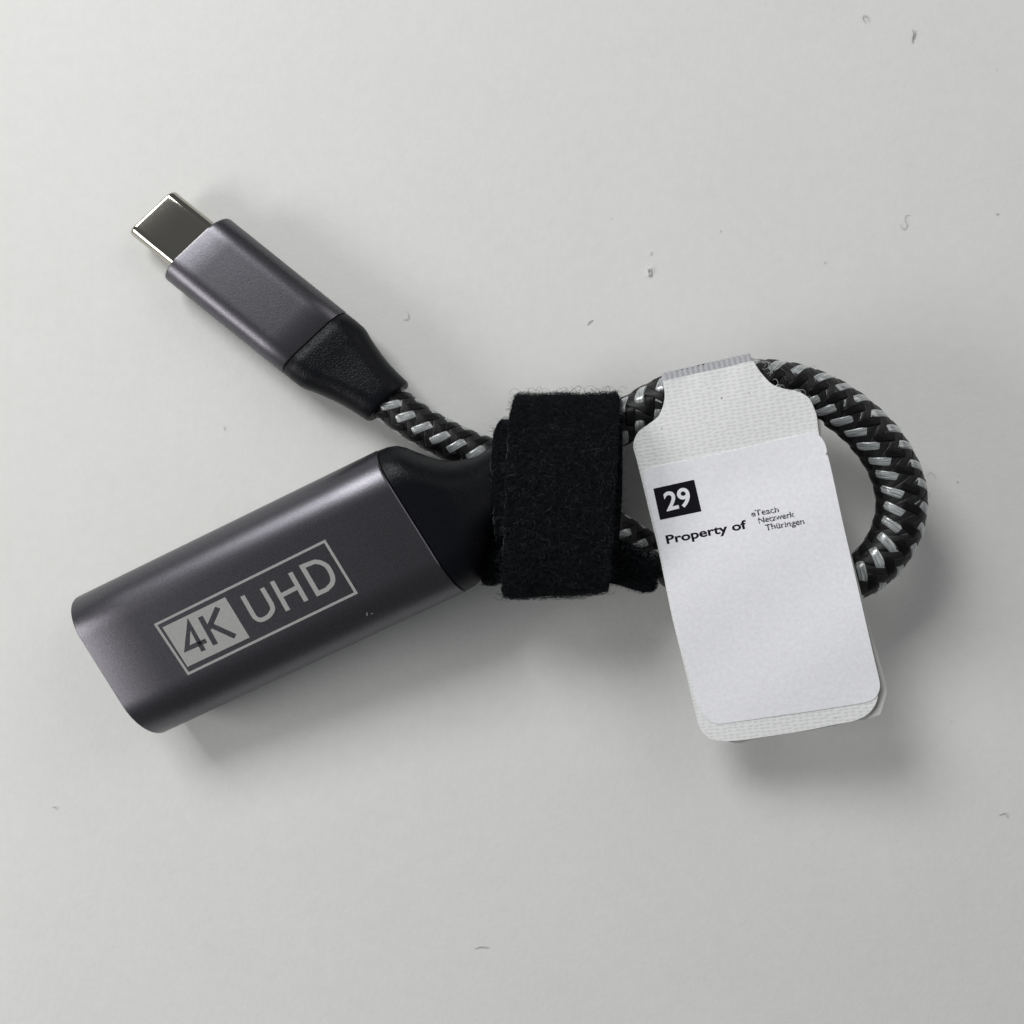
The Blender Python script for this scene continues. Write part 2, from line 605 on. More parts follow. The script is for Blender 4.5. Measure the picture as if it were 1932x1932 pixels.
s_ = np.linspace(0, CLEN, int(CLEN / 0.8))
c, t, u, l, r, a = cable_at(s_)
NC = 20
ang = np.linspace(0, 2 * math.pi, NC, endpoint=False)
cv = (c[:, None, :] + (r[:, None, None] - 0.34) * (np.cos(ang)[None, :, None] * u[:, None, :] + np.sin(ang)[None, :, None] * l[:, None, :])).reshape(-1, 3)
cable = build('braided_cable', cv, [tuple(reversed(q)) for q in ring_faces(len(s_), NC)], M['core'], adapter)

LEAD, NS = 10.0, 8
strand_i = 0
for dirn in (1, -1):
    for k in range(NS):
        s = np.arange(0.0, CLEN, 0.13)
        c, t, u, l, r, psi = cable_at(s)
        th = dirn * 2 * math.pi * s / LEAD + 2 * math.pi * k / NS + (0.0 if dirn > 0 else math.pi / NS)
        wob = 0.05 * np.sin(s * 0.37 + k * 2.1) + 0.03 * np.sin(s * 1.3 + k)
        th = th + wob
        g = np.tanh(2.8 * np.cos(4 * (th - psi)) + 0.1)
        gg = (g if k % 2 == 0 else -g) if dirn > 0 else 0.0 * g
        rr = r - 0.17 + 0.115 * gg + 0.015 * np.sin(s * 2.2 + k * 1.7)
        e = np.cos(th)[:, None] * u + np.sin(th)[:, None] * l
        p = c + e * rr[:, None]
        tg = np.gradient(p, s, axis=0)
        tg /= np.linalg.norm(tg, axis=1)[:, None]
        nrm = e - tg * np.sum(e * tg, axis=1)[:, None]
        nrm /= np.linalg.norm(nrm, axis=1)[:, None]
        wd = np.cross(tg, nrm)
        NP = 12
        aa = np.linspace(0, 2 * math.pi, NP, endpoint=False)
        over = 0.5 + 0.5 * gg
        half = ((0.53 if (dirn > 0 and k % 2 == 0) else 0.55) + 0.05 * over + 0.03 * np.sin(s * 3.1 + k * 2.3))[:, None]
        ca = np.sign(np.cos(aa)) * np.abs(np.cos(aa)) ** 0.7
        sa = np.sin(aa)
        V = p[:, None, :] + (half * ca[None, :])[:, :, None] * wd[:, None, :] + (0.13 * np.sign(sa) * np.abs(sa) ** 0.6)[None, :, None] * nrm[:, None, :]
        uvs = np.stack([np.repeat(s[:, None], NP, 1), np.repeat((0.5 + 0.5 * ca)[None, :], len(s), 0)], 2).reshape(-1, 2)
        uvs[:, 0] += 17.3 * strand_i
        silver = dirn > 0 and k % 2 == 0
        o = build('silver_strand' if silver else 'black_strand', V.reshape(-1, 3), ring_faces(len(s), NP), M['silver'] if silver else (M['black'] if dirn > 0 else M['black_lit']), cable, angle=80, uvs=uvs)
        strand_i += 1

# -- a few hairs standing off the braid
hs = []
for k in range(90):
    s0 = rnd.uniform(6, CLEN - 30)
    c, t, u, l, r, a = cable_at(np.array([s0]))
    th = rnd.uniform(-1.9, 1.9)
    e = math.cos(th) * u[0] + math.sin(th) * l[0]
    f_ = math.cos(th + 1.57) * u[0] + math.sin(th + 1.57) * l[0]
    base_ = c[0] + e * r[0]
    L, cu = rnd.uniform(0.4, 1.5), rnd.uniform(-2.5, 2.5)
    w_ = rnd.uniform(0, 6.28)
    d_ = t[0] * math.cos(w_) + f_ * math.sin(w_)
    hs.append([base_ + d_ * L * q_ / 5 + e * (0.05 + 0.28 * L * math.sin(q_ / 5 * 2.6)) + np.cross(d_, e) * 0.3 * L * math.sin(cu * q_ / 5) for q_ in range(6)])
f = tubes('stray_hair', np.array(hs), np.full(len(hs), 0.014), M['fuzz_pale'], cable)
f['kind'] = 'stuff'

# ------------------------------------------------------------------ hook-and-loop strap
strap = thing('cable_strap', 'fuzzy black hook-and-loop strap wrapped round the cable and the adapter neck', 'strap', tuple(W(1050, 940, 0)))
FUZZ = []           # (points, normals) sampled for fibres


def ribbon(name, path, xl, xr, thick, mat, parent, nx=9, fuzz=True, inward=None):
    """band along path [(py, z)], side edges given as px functions of arc 0..1"""
    P, ss = catmull([(py, z, 0) for py, z in path], 6.0)
    n = len(P)
    tt = np.linspace(0, 1, n)
    XL = np.interp(tt, *zip(*xl))
    XR = np.interp(tt, *zip(*xr))
    C0 = np.zeros((n, nx, 3))
    for i in range(n):
        for j in range(nx):
            f = j / (nx - 1)
            wv = 2.4 * math.sin(3.1 * f + 0.5) + 1.3 * math.sin(11 * f) - (7.0 * (f - 0.5) if P[i, 0] > 1000 else 0.0)
            C0[i, j] = W(XL[i] + (XR[i] - XL[i]) * f, P[i, 0] + wv, P[i, 1])
    du = np.gradient(C0, axis=0)
    dv = np.gradient(C0, axis=1)
    N = np.cross(du, dv)
    N /= np.linalg.norm(N, axis=2)[:, :, None] + 1e-12
    if inward is not None:
        N *= inward
    top = C0 + nrng.normal(0, 0.09, C0.shape[:2])[:, :, None] * N
    bot = C0 - N * thick
    # soften the edges
    vs = np.concatenate([top.reshape(-1, 3), bot.reshape(-1, 3)])
    fs = []
    g = lambda i, j, k: k * n * nx + i * nx + j
    for i in range(n - 1):
        for j in range(nx - 1):
            fs.append((g(i, j, 0), g(i + 1, j, 0), g(i + 1, j + 1, 0), g(i, j + 1, 0)))
            fs.append((g(i, j, 1), g(i, j + 1, 1), g(i + 1, j + 1, 1), g(i + 1, j, 1)))
    for i in range(n - 1):
        fs.append((g(i, 0, 0), g(i, 0, 1), g(i + 1, 0, 1), g(i + 1, 0, 0)))
        fs.append((g(i, nx - 1, 0), g(i + 1, nx - 1, 0), g(i + 1, nx - 1, 1), g(i, nx - 1, 1)))
    for j in range(nx - 1):
        fs.append((g(0, j, 0), g(0, j + 1, 0), g(0, j + 1, 1), g(0, j, 1)))
        fs.append((g(n - 1, j, 0), g(n - 1, j, 1), g(n - 1, j + 1, 1), g(n - 1, j + 1, 0)))
    o = build(name, vs, fs, mat, parent, angle=50)
    if fuzz:
        FUZZ.append((o, top, N))
    return o


# outermost wrap
band = ribbon('outer_wrap',
       [(830, 2.4), (772, 3.2), (748, 5.6), (742, 8.4), (752, 11.0), (790, 13.4), (850, 15.6), (920, 16.6), (990, 16.8), (1060, 16.4), (1100, 15.4), (1121, 13.0),
        (1123, 9.5), (1112, 5.5), (1085, 2.4), (1030, 1.5), (930, 1.3)],
       [(0, 1010), (0.10, 992), (0.132, 978), (0.15, 969), (0.20, 960), (0.30, 957), (0.68, 946), (0.705, 950), (0.74, 962), (1, 975)], [(0, 1140), (0.10, 1155), (0.132, 1164), (0.155, 1170), (0.25, 1168), (0.66, 1152), (0.70, 1148), (0.74, 1138), (1, 1130)], 1.0, M['velcro'], strap, nx=12)
# wrap beneath it, showing at both sides
inner = ribbon('inner_wrap',
       [(850, 3.6), (810, 4.4), (793, 6.6), (790, 9.0), (802, 11.2), (840, 13.4), (900, 15.0), (960, 15.3), (1005, 14.6), (1020, 12.0), (1025, 8.0)],
       [(0, 985), (0.15, 962), (0.2, 948), (0.24, 938), (0.3, 930), (0.5, 926), (0.8, 931), (1, 936)], [(0, 1150), (0.15, 1168), (0.22, 1175), (0.7, 1174), (1, 1168)], 1.0, M['velcro'], strap, nx=11)
# rounded tail end at the lower left
tail = ribbon('tail_end',
       [(972, 10.6), (976, 11.4), (990, 12.0), (1020, 12.2), (1060, 11.8), (1086, 10.4), (1098, 8.0), (1096, 5.0), (1080, 3.0)],
       [(0, 945), (0.04, 930), (0.1, 917), (0.2, 908), (0.35, 905), (0.75, 906), (0.85, 910), (0.95, 925), (1, 940)], [(0, 985), (1, 985)], 1.0, M['velcro'], strap, nx=6)


# free end sticking out at the lower right: a short upright flap
def flap():
    cols = [(1120, 1000, 1098, 11.0), (1150, 1010, 1100, 11.0), (1175, 1020, 1103, 10.8), (1200, 1031, 1112, 10.4), (1222, 1041, 1118, 10.0), (1238, 1049, 1116, 9.6), (1245, 1056, 1106, 9.2)]
    rows = 8
    top = np.zeros((rows, len(cols), 3))
    for j, (x, y0, y1, z) in enumerate(cols):
        for i in range(rows):
            f = i / (rows - 1)
            top[i, j] = W(x - 8 * f, y0 + (y1 - y0) * f, z + 0.5 * math.sin(f * 3.1) - 5.5 * f ** 2.2)
    du = np.gradient(top, axis=0)
    dv = np.gradient(top, axis=1)
    N = np.cross(dv, du)
    N /= np.linalg.norm(N, axis=2)[:, :, None]
    N *= np.sign(N[:, :, 2:3])
    bot = top - N * 1.3
    n, nx = rows, len(cols)
    vs = np.concatenate([top.reshape(-1, 3), bot.reshape(-1, 3)])
    g = lambda i, j, k: k * n * nx + i * nx + j
    fs = []
    for i in range(n - 1):
        for j in range(nx - 1):
            fs.append((g(i, j, 0), g(i + 1, j, 0), g(i + 1, j + 1, 0), g(i, j + 1, 0)))
            fs.append((g(i, j, 1), g(i, j + 1, 1), g(i + 1, j + 1, 1), g(i + 1, j, 1)))
    for i in range(n - 1):
        fs.append((g(i, 0, 0), g(i, 0, 1), g(i + 1, 0, 1), g(i + 1, 0, 0)))
        fs.append((g(i, nx - 1, 0), g(i + 1, nx - 1, 0), g(i + 1, nx - 1, 1), g(i, nx - 1, 1)))
    for j in range(nx - 1):
        fs.append((g(0, j, 0), g(0, j + 1, 0), g(0, j + 1, 1), g(0, j, 1)))
        fs.append((g(n - 1, j, 0), g(n - 1, j, 1), g(n - 1, j + 1, 1), g(n - 1, j + 1, 0)))
    o = build('free_end', vs, fs, M['velcro'], strap, angle=50)
    FUZZ.append((o, top, N))
    return o, top


free_end, ftop = flap()


def fibres(top, N, count, lmin, lmax, lift, rad):
    n, m, _ = top.shape
    fi = nrng.uniform(0, n - 1.001, count)
    fj = nrng.uniform(0, m - 1.001, count)
    i, j = fi.astype(int), fj.astype(int)
    a, b = (fi - i)[:, None], (fj - j)[:, None]
    lerp = lambda X: (X[i, j] * (1 - a) + X[i + 1, j] * a) * (1 - b) + (X[i, j + 1] * (1 - a) + X[i + 1, j + 1] * a) * b
    p, nn = lerp(top), lerp(N)
    nn /= np.linalg.norm(nn, axis=1)[:, None]
    d = nrng.normal(size=(count, 3))
    d -= nn * np.sum(d * nn, 1)[:, None]
    d /= np.linalg.norm(d, axis=1)[:, None]
    e = np.cross(nn, d)
    L = nrng.uniform(lmin, lmax, count)
    curl = nrng.normal(0, 2.2, count)
    H = lift * nrng.uniform(0.4, 1.5, count)
    K = 6
    out = np.zeros((count, K, 3))
    for q_ in range(K):
        f = q_ / (K - 1)
        ang_ = curl * f
        # arc in the tangent plane, humped off the surface
        x = L * np.where(np.abs(curl) > 1e-3, np.sin(ang_) / np.where(np.abs(curl) > 1e-3, curl, 1), f)
        y = L * np.where(np.abs(curl) > 1e-3, (1 - np.cos(ang_)) / np.where(np.abs(curl) > 1e-3, curl, 1), 0)
        h = H * math.sin(math.pi * (0.08 + 0.80 * f))
        out[:, q_] = p + d * x[:, None] + e * y[:, None] + nn * h[:, None]
    return out, nrng.uniform(rad * 0.7, rad * 1.3, count)


for (o, top, N), cnt in zip(FUZZ, (13000, 5000, 2400, 2400)):
    P, R = fibres(top, N, cnt, 0.35, 1.0, 0.24, 0.020)
    f = tubes('fibre_nap', P, R, M['fuzz'], o)
    f['kind'] = 'stuff'
    P, R = fibres(top, N, cnt // 16, 0.4, 1.2, 0.3, 0.014)
    f = tubes('pale_fibre_nap', P, R, M['fuzz_pale'], o)
    f['kind'] = 'stuff'

# stray fibres standing off the upper and lower folds of the outer wrap
o, top, N = FUZZ[0]
zz = top[:, 0, 1]
hi = top[(zz > np.percentile(zz, 80))]
hn = N[(zz > np.percentile(zz, 80))]
P, R = fibres(hi, hn, 3200, 0.3, 1.3, 0.38, 0.017)
P2, R2 = fibres(hi, hn, 260, 0.8, 2.6, 0.9, 0.015)
P, R = np.concatenate([P, P2]), np.concatenate([R, R2])
f = tubes('stray_fibres', P, R, M['fuzz'], strap)
f['kind'] = 'stuff'
lo = top[(zz < np.percentile(zz, 30))]
ln_ = N[(zz < np.percentile(zz, 30))]
P, R = fibres(lo, ln_, 2200, 0.3, 1.6, 0.42, 0.017)
f = tubes('stray_fibres', P, R, M['fuzz'], strap)
f['kind'] = 'stuff'

# woven selvedge threads along the long edges of the two wraps
for (o, top, N), cols in zip(FUZZ[:2], ((0,), (0,))):
    for j in cols:
        e = top[:, j] + N[:, j] * 0.02
        sel = e[:, 2] > 5.0
        e = e[sel]
        e = e + nrng.normal(0, 0.07, e.shape)
        tubes('selvedge', e[None], (0.05 * np.clip(np.sin(np.arange(len(e)) * 0.43) + nrng.normal(0.2, 0.5, len(e)), 0.0, 1.0))[None], M['fuzz_pale'], o, sides=5)

# little plastic hooks along the top edge of the free end
hp = []
for k in range(150):
    f = rnd.uniform(0.25, 1.0)
    j = f * (ftop.shape[1] - 1.001)
    jj = int(j)
    b = ftop[0, jj] * (1 - (j - jj)) + ftop[0, jj + 1] * (j - jj)
    b = b + np.array([rnd.uniform(-0.1, 0.1), rnd.uniform(-0.9, 0.6), rnd.uniform(-0.2, 0.15)])
    a = rnd.uniform(0, 6.28)
    arc = []
    for q_ in range(6):
        w = q_ / 5 * 3.6
        arc.append(b + np.array([math.cos(a) * 0.16 * (1 - math.cos(w)), math.sin(a) * 0.16 * (1 - math.cos(w)), 0.3 * math.sin(w * 0.8) + 0.1 * w / 3]))
    hp.append(arc)
f = tubes('hooks', np.array(hp), np.full(len(hp), 0.055), M['hook'], free_end, sides=4)
f['kind'] = 'stuff'

# ------------------------------------------------------------------ white tag folded over the cable
tagt = thing('cable_tag', 'white fabric cable tag folded over the braided loop, with a paper sticker on it', 'tag', tuple(W(1430, 1050, 0)))
TA, TB_, T0 = 0.0140, -0.0085, 9.6


def tag_z(px, py):
    z = T0 + TA * (px - 1330) + TB_ * (py - 1360)
    v = (py - 900) / 460.0
    neck = min(1.0, max(0.0, (800 - py) / 90.0))
    z += 0.07 * neck * math.sin(px / 11.0 + 0.6 * math.sin(py / 23.0)) + 0.10 * math.sin(px / 61.0 + py / 47.0)
    return z + 0.9 * math.sin(min(1, max(0, v)) * math.pi) * 0.6 - 0.5 * math.cos((px - 1380) / 120.0) * 0.3


def tag_pt(px, py, lift=0.0):
    return W(px, py, tag_z(px, py) + lift)


def tag_uv(p):
    # position on the fabric in pattern cells
    e1 = Vector((0.985, 0.17, 0)).normalized()
    e2 = Vector((-0.17, 0.985, 0)).normalized()
    return (p.dot(e1), p.dot(e2))


def outline_smooth(pts, step=5.0):
    P = [(x, y, 0) for x, y in pts] + [(pts[0][0], pts[0][1], 0)]
    q, _ = catmull(P, step)
    return [(float(a), float(b)) for a, b, c in q[:-1]]


def sheet(name, outline, lift, thick, mat, parent, fn, uv=True, grid=7.0):
    """a thin bent sheet with this outline, triangulated over inner points so that it can bend"""
    import mathutils
    ol = outline
    xs = [p[0] for p in ol]
    ys = [p[1] for p in ol]
    pts = [Vector(p) for p in ol]
    n = len(pts)
    edges = [(i, (i + 1) % n) for i in range(n)]
    OA = np.array(ol)

    def inside(x, y):
        c_ = False
        j = n - 1
        for i in range(n):
            if (OA[i, 1] > y) != (OA[j, 1] > y) and x < (OA[j, 0] - OA[i, 0]) * (y - OA[i, 1]) / (OA[j, 1] - OA[i, 1]) + OA[i, 0]:
                c_ = not c_
            j = i
        return c_
    gx = np.arange(min(xs), max(xs), grid * 3)
    gy = np.arange(min(ys), max(ys), grid * 3)
    for x in gx:
        for y in gy:
            if inside(x, y) and np.min(np.hypot(OA[:, 0] - x, OA[:, 1] - y)) > grid:
                pts.append(Vector((x, y)))
    r_ = mathutils.geometry.delaunay_2d_cdt(pts, edges, [list(range(n))], 1, 1e-4)
    v2, e2_, f2 = r_[0], r_[1], r_[2]
    top = [fn(p.x, p.y, lift) for p in v2]
    bot = [fn(p.x, p.y, lift - thick) for p in v2]
    k = len(v2)
    # faces as seen from above in the picture have y downward: flip so that normals look up
    def up(f):
        a, b, c_ = top[f[0]], top[f[1]], top[f[2]]
        return f if (b - a).cross(c_ - a).z > 0 else list(reversed(f))
    fs = []
    cnt = {}
    for f in f2:
        f = up(list(f))
        fs.append(tuple(f))
        fs.append(tuple(k + i for i in reversed(f)))
        for a, b in zip(f, f[1:] + f[:1]):
            cnt[(a, b)] = 1
    for (a, b) in list(cnt):
        if (b, a) not in cnt:
            fs.append((b, a, k + a, k + b))
    vs = top + bot
    uvs = [tag_uv(p) for p in vs] if uv else None
    return build(name, vs, fs, mat, parent, angle=50, uvs=uvs)


front_ol = [(1251, 719), (1254, 745), (1251, 765), (1242, 785), (1224, 800), (1206, 813), (1197, 829), (1195, 846), (1203, 875), (1231, 990), (1243, 1041), (1267, 1160), (1288, 1245), (1305, 1315), (1313, 1350),
            (1319, 1370), (1331, 1388), (1352, 1397), (1392, 1397), (1450, 1389), (1510, 1380), (1570, 1368), (1614, 1359), (1640, 1345), (1655, 1320), (1655, 1290), (1640, 1222),
            (1615, 1115), (1590, 1008), (1568, 912), (1546, 822), (1541, 786), (1535, 768), (1524, 749), (1503, 738), (1478, 733), (1457, 725), (1438, 706), (1425, 688), (1419, 681),
            (1385, 689), (1340, 699), (1295, 709)]
front = sheet('front_panel', outline_smooth(front_ol), 0.0, 0.28, M['fabric'], tagt, tag_pt)

# back panel: below the front one, a little to the right, with the sticky film edge showing
back_ol = [(1206, 850), (1234, 990), (1246, 1041), (1270, 1160), (1291, 1245), (1311, 1330), (1316, 1360), (1330, 1388), (1356, 1394), (1384, 1401), (1400, 1402), (1412, 1397), (1450, 1390), (1510, 1381), (1570, 1370),
           (1612, 1360), (1632, 1358), (1650, 1352), (1660, 1348), (1664, 1338), (1671, 1316), (1673, 1300), (1669, 1280), (1662, 1255), (1655, 1232), (1642, 1190), (1620, 1100), (1595, 1000), (1570, 900), (1552, 830), (1540, 790), (1380, 800)]
sheet('back_panel', outline_smooth(back_ol), -0.62, 0.3, M['film'], tagt, tag_pt)

# the fold over the cable: ribbed strip that turns down behind, runs under the cable and rejoins the back panel
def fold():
    A0, A1 = (1251, 719), (1419, 681)
    nx = 17 * 8
    prof_ = [(0.0, 0.0, 0.0), (1.5, -0.3, 1.0), (6.0, -1.2, 1.0), (11.0, -2.8, 1.0), (14.5, -4.8, 1.0), (12.0, -7.4, 0.6), (0.0, -9.0, 0.2), (-25.0, -9.6, 0.0), (-55.0, -8.6, 0.0), (-80.0, -6.0, 0.0), (-100.0, -3.2, 0.0)]
    C_, _ = catmull(prof_, 1.2)
    rows = len(C_)
    vs = np.zeros((rows, nx + 1, 3))
    for j in range(nx + 1):
        f = j / nx
        x = A0[0] + (A1[0] - A0[0]) * f
        y = A0[1] + (A1[1] - A0[1]) * f
        z = tag_z(x, y)
        edge = min(f, 1 - f)
        rib = abs(math.sin(math.pi * f * 17)) ** 0.7
        for i, (up_, dz, ra) in enumerate(C_):
            ww = -0.22 * up_
            d = (rib - 0.5) * 0.24 * ra
            drop = 0.0 if edge > 0.02 else (0.02 - edge) * 25 * ra
            vs[i, j] = W(x + ww, y - up_ - d * 9 + drop, z - 0.02 + dz + d * 0.6)
    du = np.gradient(vs, axis=0)
    dv = np.gradient(vs, axis=1)
    N = np.cross(dv, du)
    N /= np.linalg.norm(N, axis=2)[:, :, None] + 1e-9
    inner_ = vs - N * 0.28
    n, m = rows, nx + 1
    V = np.concatenate([vs.reshape(-1, 3), inner_.reshape(-1, 3)])
    g = lambda i, j, k: k * n * m + i * m + j
    fs = []
    for i in range(n - 1):
        for j in range(m - 1):
            fs.append((g(i, j, 0), g(i, j + 1, 0), g(i + 1, j + 1, 0), g(i + 1, j, 0)))
            fs.append((g(i, j, 1), g(i + 1, j, 1), g(i + 1, j + 1, 1), g(i, j + 1, 1)))
        fs.append((g(i, 0, 0), g(i + 1, 0, 0), g(i + 1, 0, 1), g(i, 0, 1)))
        fs.append((g(i, m - 1, 0), g(i, m - 1, 1), g(i + 1, m - 1, 1), g(i + 1, m - 1, 0)))
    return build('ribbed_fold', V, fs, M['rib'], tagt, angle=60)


fold()

# paper sticker
st_ol = [(1213, 898), (1214, 890), (1221, 886), (1236, 881), (1300, 868), (1380, 851), (1460, 833), (1520, 819), (1536, 817), (1546, 822), (1556, 836), (1560, 852), (1557, 860), (1564, 868), (1590, 985),
         (1618, 1106), (1646, 1228), (1659, 1284), (1659, 1302), (1650, 1318), (1636, 1324), (1616, 1328), (1540, 1340), (1450, 1353), (1372, 1364), (1352, 1365), (1336, 1357), (1326, 1346), (1318, 1328), (1310, 1306),
         (1293, 1245), (1271, 1160), (1247, 1041), (1235, 990)]
sticker = sheet('sticker', outline_smooth(st_ol, 4.0), 0.13, 0.11, M['paper'], tagt, tag_pt, uv=False)

# number box
def quad_sheet(name, c4, lift, mat, parent, nu=6, nv=6):
    vs, fs = [], []
    for i in range(nv + 1):
        for j in range(nu + 1):
            u, v = j / nu, i / nv
            x = (c4[0][0] * (1 - u) + c4[1][0] * u) * (1 - v) + (c4[3][0] * (1 - u) + c4[2][0] * u) * v
            y = (c4[0][1] * (1 - u) + c4[1][1] * u) * (1 - v) + (c4[3][1] * (1 - u) + c4[2][1] * u) * v
            vs.append(tag_pt(x, y, lift))
    for i in range(nv):
        for j in range(nu):
            a = i * (nu + 1) + j
            fs.append((a + nu + 1, a + nu + 2, a + 1, a))
    return build(name, vs, fs, mat, parent, smooth=False)


quad_sheet('number_box', [(1232.6, 922), (1309.4, 905), (1323.4, 964.6), (1245.4, 981)], 0.16, M['ink'], sticker)


def text_outline(body_text, offset=0.0):
    cu = bpy.data.curves.new('print', 'FONT')
    cu.body = body_text
    cu.size = 1.0
    cu.offset = offset
    cu.resolution_u = 4
    o = bpy.data.objects.new('print', cu)
    COL.objects.link(o)
    dg = bpy.context.evaluated_depsgraph_get()
    me = bpy.data.meshes.new_from_object(o.evaluated_get(dg))
    v = np.array([tuple(p.co) for p in me.vertices])
    me.calc_loop_triangles()
    f = np.array([tuple(t.vertices) for t in me.loop_triangles])
    bpy.data.objects.remove(o)
    bpy.data.curves.remove(cu)
    bpy.data.meshes.remove(me)
    return v, f


UPX = (-0.228, -0.974)      # the sticker's up direction in the frame


def place_text(name, txt, start, end, cap_px, lift, mat, parent, offset=0.0, cap_em=0.729):
    v, f = text_outline(txt, offset)
    x0, x1 = v[:, 0].min(), v[:, 0].max()
    vs = []
    for x, y, _ in v:
        a = (x - x0) / (x1 - x0)
        px = start[0] + (end[0] - start[0]) * a + UPX[0] * cap_px * y / cap_em
        py = start[1] + (end[1] - start[1]) * a + UPX[1] * cap_px * y / cap_em
        vs.append(tag_pt(px, py, lift))
    fs = []
    for a, b, c_ in f.tolist():
        n_ = (vs[b] - vs[a]).cross(vs[c_] - vs[a])
        fs.append((a, b, c_) if n_.z > 0 else (c_, b, a))
    return build(name, vs, fs, mat, parent, smooth=False)


place_text('number_print', '29', (1258, 964), (1306, 952), 36, 0.18, M['paper'], sticker, 0.022)
place_text('owner_print', 'Property of', (1258.5, 1026), (1410, 996.5), 16.5, 0.15, M['ink'], sticker, 0.026)


def dotted_text(name, lines, lift, mat, parent):
    vs, fs = [], []
    cell = 1.0
    for txt, start, end, cap in lines:
        v, f = text_outline(txt, 0.022)
        x0, x1 = v[:, 0].min(), v[:, 0].max()
        a = (v[:, 0] - x0) / (x1 - x0)
        X = start[0] + (end[0] - start[0]) * a + UPX[0] * cap * v[:, 1] / 0.729
        Y = start[1] + (end[1] - start[1]) * a + UPX[1] * cap * v[:, 1] / 0.729
        gx, gy = np.meshgrid(np.arange(X.min() - 2, X.max() + 2, cell), np.arange(Y.min() - 2, Y.max() + 2, cell))
        gx, gy = gx.ravel(), gy.ravel()
        hit = np.zeros(len(gx), bool)
        for i, j, k in f:
            ax, ay, bx, by, cx, cy = X[i], Y[i], X[j], Y[j], X[k], Y[k]
            d1 = (bx - ax) * (gy - ay) - (by - ay) * (gx - ax)
            d2 = (cx - bx) * (gy - by) - (cy - by) * (gx - bx)
            d3 = (ax - cx) * (gy - cy) - (ay - cy) * (gx - cx)
            hit |= ((d1 >= 0) & (d2 >= 0) & (d3 >= 0)) | ((d1 <= 0) & (d2 <= 0) & (d3 <= 0))
        for x, y in zip(gx[hit], gy[hit]):
            if rnd.random() < 0.12:
                continue
            h = 0.44
            b0 = len(vs)
            for sx, sy in ((-h, h), (h, h), (h, -h), (-h, -h)):
                vs.append(tag_pt(x + sx, y + sy, lift))
            fs.append((b0, b0 + 1, b0 + 2, b0 + 3))
    return build(name, vs, fs, mat, parent, smooth=False)


dotted_text('network_print', [('eTeach', (1418, 975), (1470, 965.5), 11.5), ('Netzwerk', (1432, 987.5), (1500, 975), 11.5), ('Th\u00fcringen', (1445, 1001), (1518, 988), 11.5)], 0.15, M['ink'], sticker)

# ------------------------------------------------------------------ lint on the table
def lint(name, pts, rad, label, mat='lint', z=0.06, cat='lint'):
    P, _ = catmull([(x, y, 0) for x, y in pts], 2.0)
    path = np.array([[tuple(W(a, b, z + 0.10 * math.sin(3.1 * i / len(P))))] for i, (a, b, c_) in enumerate(P)])[:, 0]
    k = len(path)
    R = rad * np.sin(np.linspace(0.25, math.pi - 0.25, k)) ** 0.5
    o = tubes(name, path[None], R[None], M[mat], None, sides=5)
    return tag(o, label, cat)


lint('fibre', [(1561 / 1, 0)] and [(1640, 42), (1638, 34), (1630, 29), (1628, 35), (1632, 40), (1634, 46)], 0.035, 'tiny hook-shaped grey fibre near the top edge of the table', 'lint')
lint('fibre', [(1722, 56), (1724, 64), (1722, 72), (1722, 82)], 0.06, 'short dark straight fibre near the top right corner')
lint('fibre', [(1727, 57), (1727, 66), (1724, 74)], 0.035, 'thin hair lying beside the short dark fibre at the top right')
lint('fibre', [(1718, 406), (1709, 407), (1708, 416), (1711, 424), (1708, 432), (1702, 430), (1699, 422)], 0.035, 'pale S-shaped curled fibre on the table up and right of the braided loop', 'lint_pale')
lint('fibre', [(768, 588), (771, 594), (769, 602), (760, 603)], 0.03, 'faint C-shaped fibre just right of the plug housing', 'lint_pale')
lint('fibre', [(1119, 604), (1113, 607), (1108, 613)], 0.05, 'dark comma-shaped speck of lint above the strap')
lint('fibre', [(421, 804), (424, 808), (422, 812)], 0.035, 'tiny grey curl of lint between plug housing and adapter body', 'lint_pale')
lint('fibre', [(896, 1791), (904, 1787), (912, 1787), (923, 1789)], 0.05, 'pale worm-like ridge of lint near the bottom of the table', 'lint_pale')
lint('fibre', [(1885, 1539), (1892, 1535), (1898, 1535), (1902, 1544)], 0.05, 'pale arched lint fibre at the right edge below the tag', 'lint_pale')
lint('fibre', [(98, 1523), (104, 1523), (107, 1528)], 0.04, 'small bent grey fibre at the left edge below the adapter body', 'lint_pale')
lint('fibre', [(1748, 897), (1755, 891), (1763, 896), (1765, 903)], 0.018, 'fine hair curling beside the outside of the braided loop', 'lint')
lint('speck', [(1359, 435), (1360, 438)], 0.07, 'round dark speck of dust above the tag', 'lint', cat='dust')
lint('speck', [(1880, 403), (1885, 405)], 0.06, 'small dark dash of dust near the right edge at top', 'lint', cat='dust')
lint('speck', [(1152, 413), (1155, 412)], 0.05, 'tiny grey speck high above the strap, left of the others', 'lint_pale', cat='dust')
lint('speck', [(1228, 475), (1229, 482)], 0.05, 'faint upright smudge of dust above the clear flake', 'lint_pale', cat='dust')
lint('speck', [(1556, 494), (1557, 498)], 0.04, 'tiny speck between the tag and the S-shaped fibre', 'lint', cat='dust')
lint('speck', [(1806, 907), (1808, 911)], 0.06, 'grey crumb of dust right of the braided loop', 'lint_pale', cat='dust')
lint('speck', [(1795, 1360), (1796, 1362)], 0.05, 'tiny speck right of the tag corner', 'lint_pale', cat='dust')
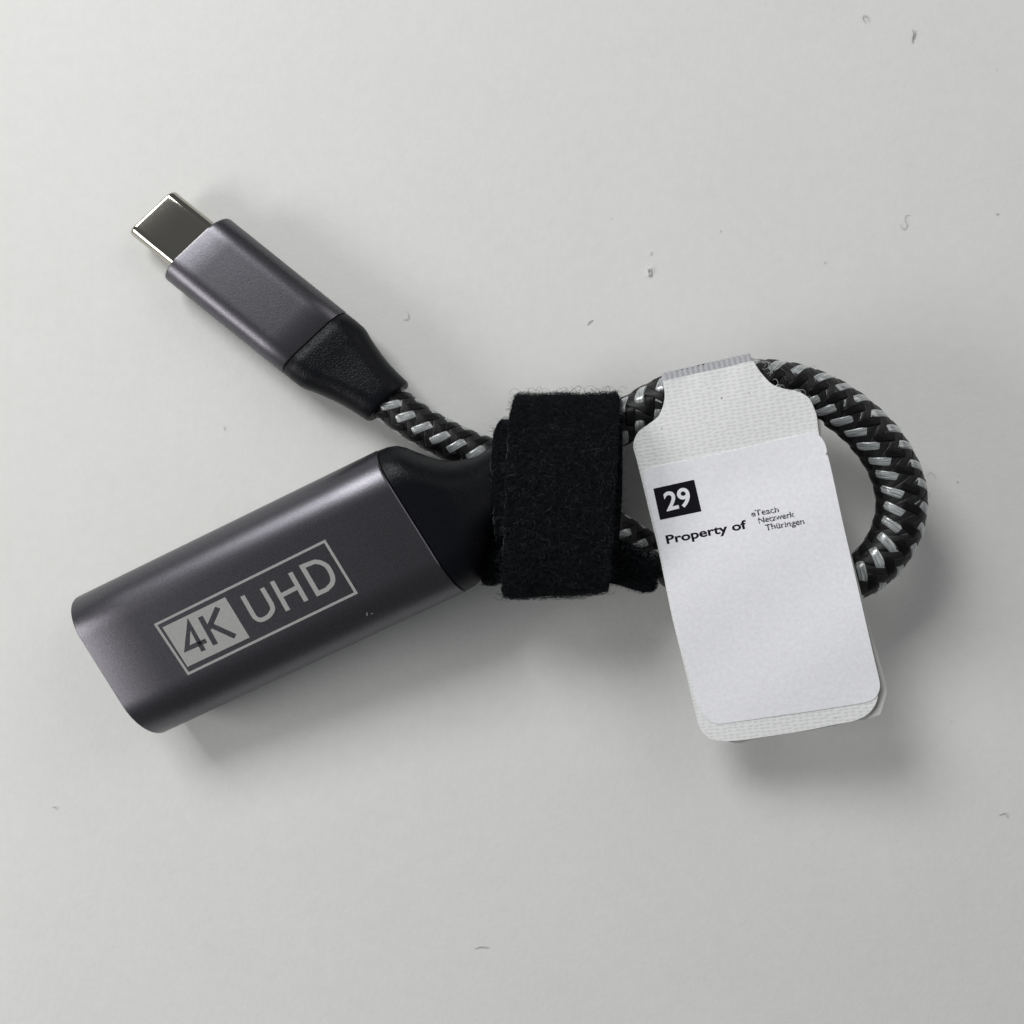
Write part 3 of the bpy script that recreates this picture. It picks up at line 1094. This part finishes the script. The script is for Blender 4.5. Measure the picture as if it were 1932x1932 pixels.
lint('speck', [(1882, 130), (1880, 131)], 0.05, 'tiny speck below the top right corner', 'lint_pale', cat='dust')
# clear flake: a tiny bent rectangle
fl = [(1221, 507), (1228, 506), (1229, 518), (1223, 520)]
vs = [W(x, y, 0.05) for x, y in fl] + [W(x, y, 0.35) for x, y in fl]
ctr = [W(1225 + (x - 1225) * 0.45, 513 + (y - 513) * 0.6, 0.36) for x, y in fl]
ctr2 = [W(1225 + (x - 1225) * 0.45, 513 + (y - 513) * 0.6, 0.12) for x, y in fl]
vs = vs + ctr + ctr2
fs = []
for i in range(4):
    j = (i + 1) % 4
    fs += [(i, i + 4, j + 4, j), (i + 4, i + 8, j + 8, j + 4), (i + 8, i + 12, j + 12, j + 8)]
fs += [(12, 15, 14, 13), (0, 1, 2, 3)]
tag(build('plastic_flake', vs, fs, M['chip'], smooth=False), 'tiny clear rectangular plastic flake above the strap', 'flake')

# ------------------------------------------------------------------ small wear and loose threads
stroke_mesh('scratch_mark', [[(1290, 1290), (1300, 1296)], [(1296, 1278), (1297, 1292)], [(1318, 1288), (1330, 1284)]], 0.03, bn, M['etch'], body,
            lambda x, y: body_pt((x * 0.5175 + 150) / 1.5652 + 168, (y * 0.5175 + 1250) / 1.5652 - 66, 0.04))
loops = []
for (cx, cy, rx, ry, a0, a1) in [(1441, 689, 10, 8, -2.6, 1.9), (1446, 694, 13, 11, -2.2, 1.5), (1436, 688, 9, 5, -2.9, 1.0), (1447, 700, 8, 12, -1.2, 1.3), (1462, 724, 6, 9, -2.4, 1.0), (1472, 731, 8, 5, -2.8, 0.3), (1512, 742, 8, 7, -2.4, 0.6), (1527, 757, 7, 9, -1.9, 0.9)]:
    arc = []
    for q_ in range(9):
        w = a0 + (a1 - a0) * q_ / 8
        px, py = cx + rx * math.cos(w), cy + ry * math.sin(w)
        arc.append(tuple(W(px, py, tag_z(px, py) - 0.9 + 0.5 * math.sin(q_ / 8 * 3.1))))
    loops.append(arc)
f = tubes('loose_thread', np.array(loops), np.full(len(loops), 0.03), M['lint_pale'], front, sides=5)
f['kind'] = 'stuff'
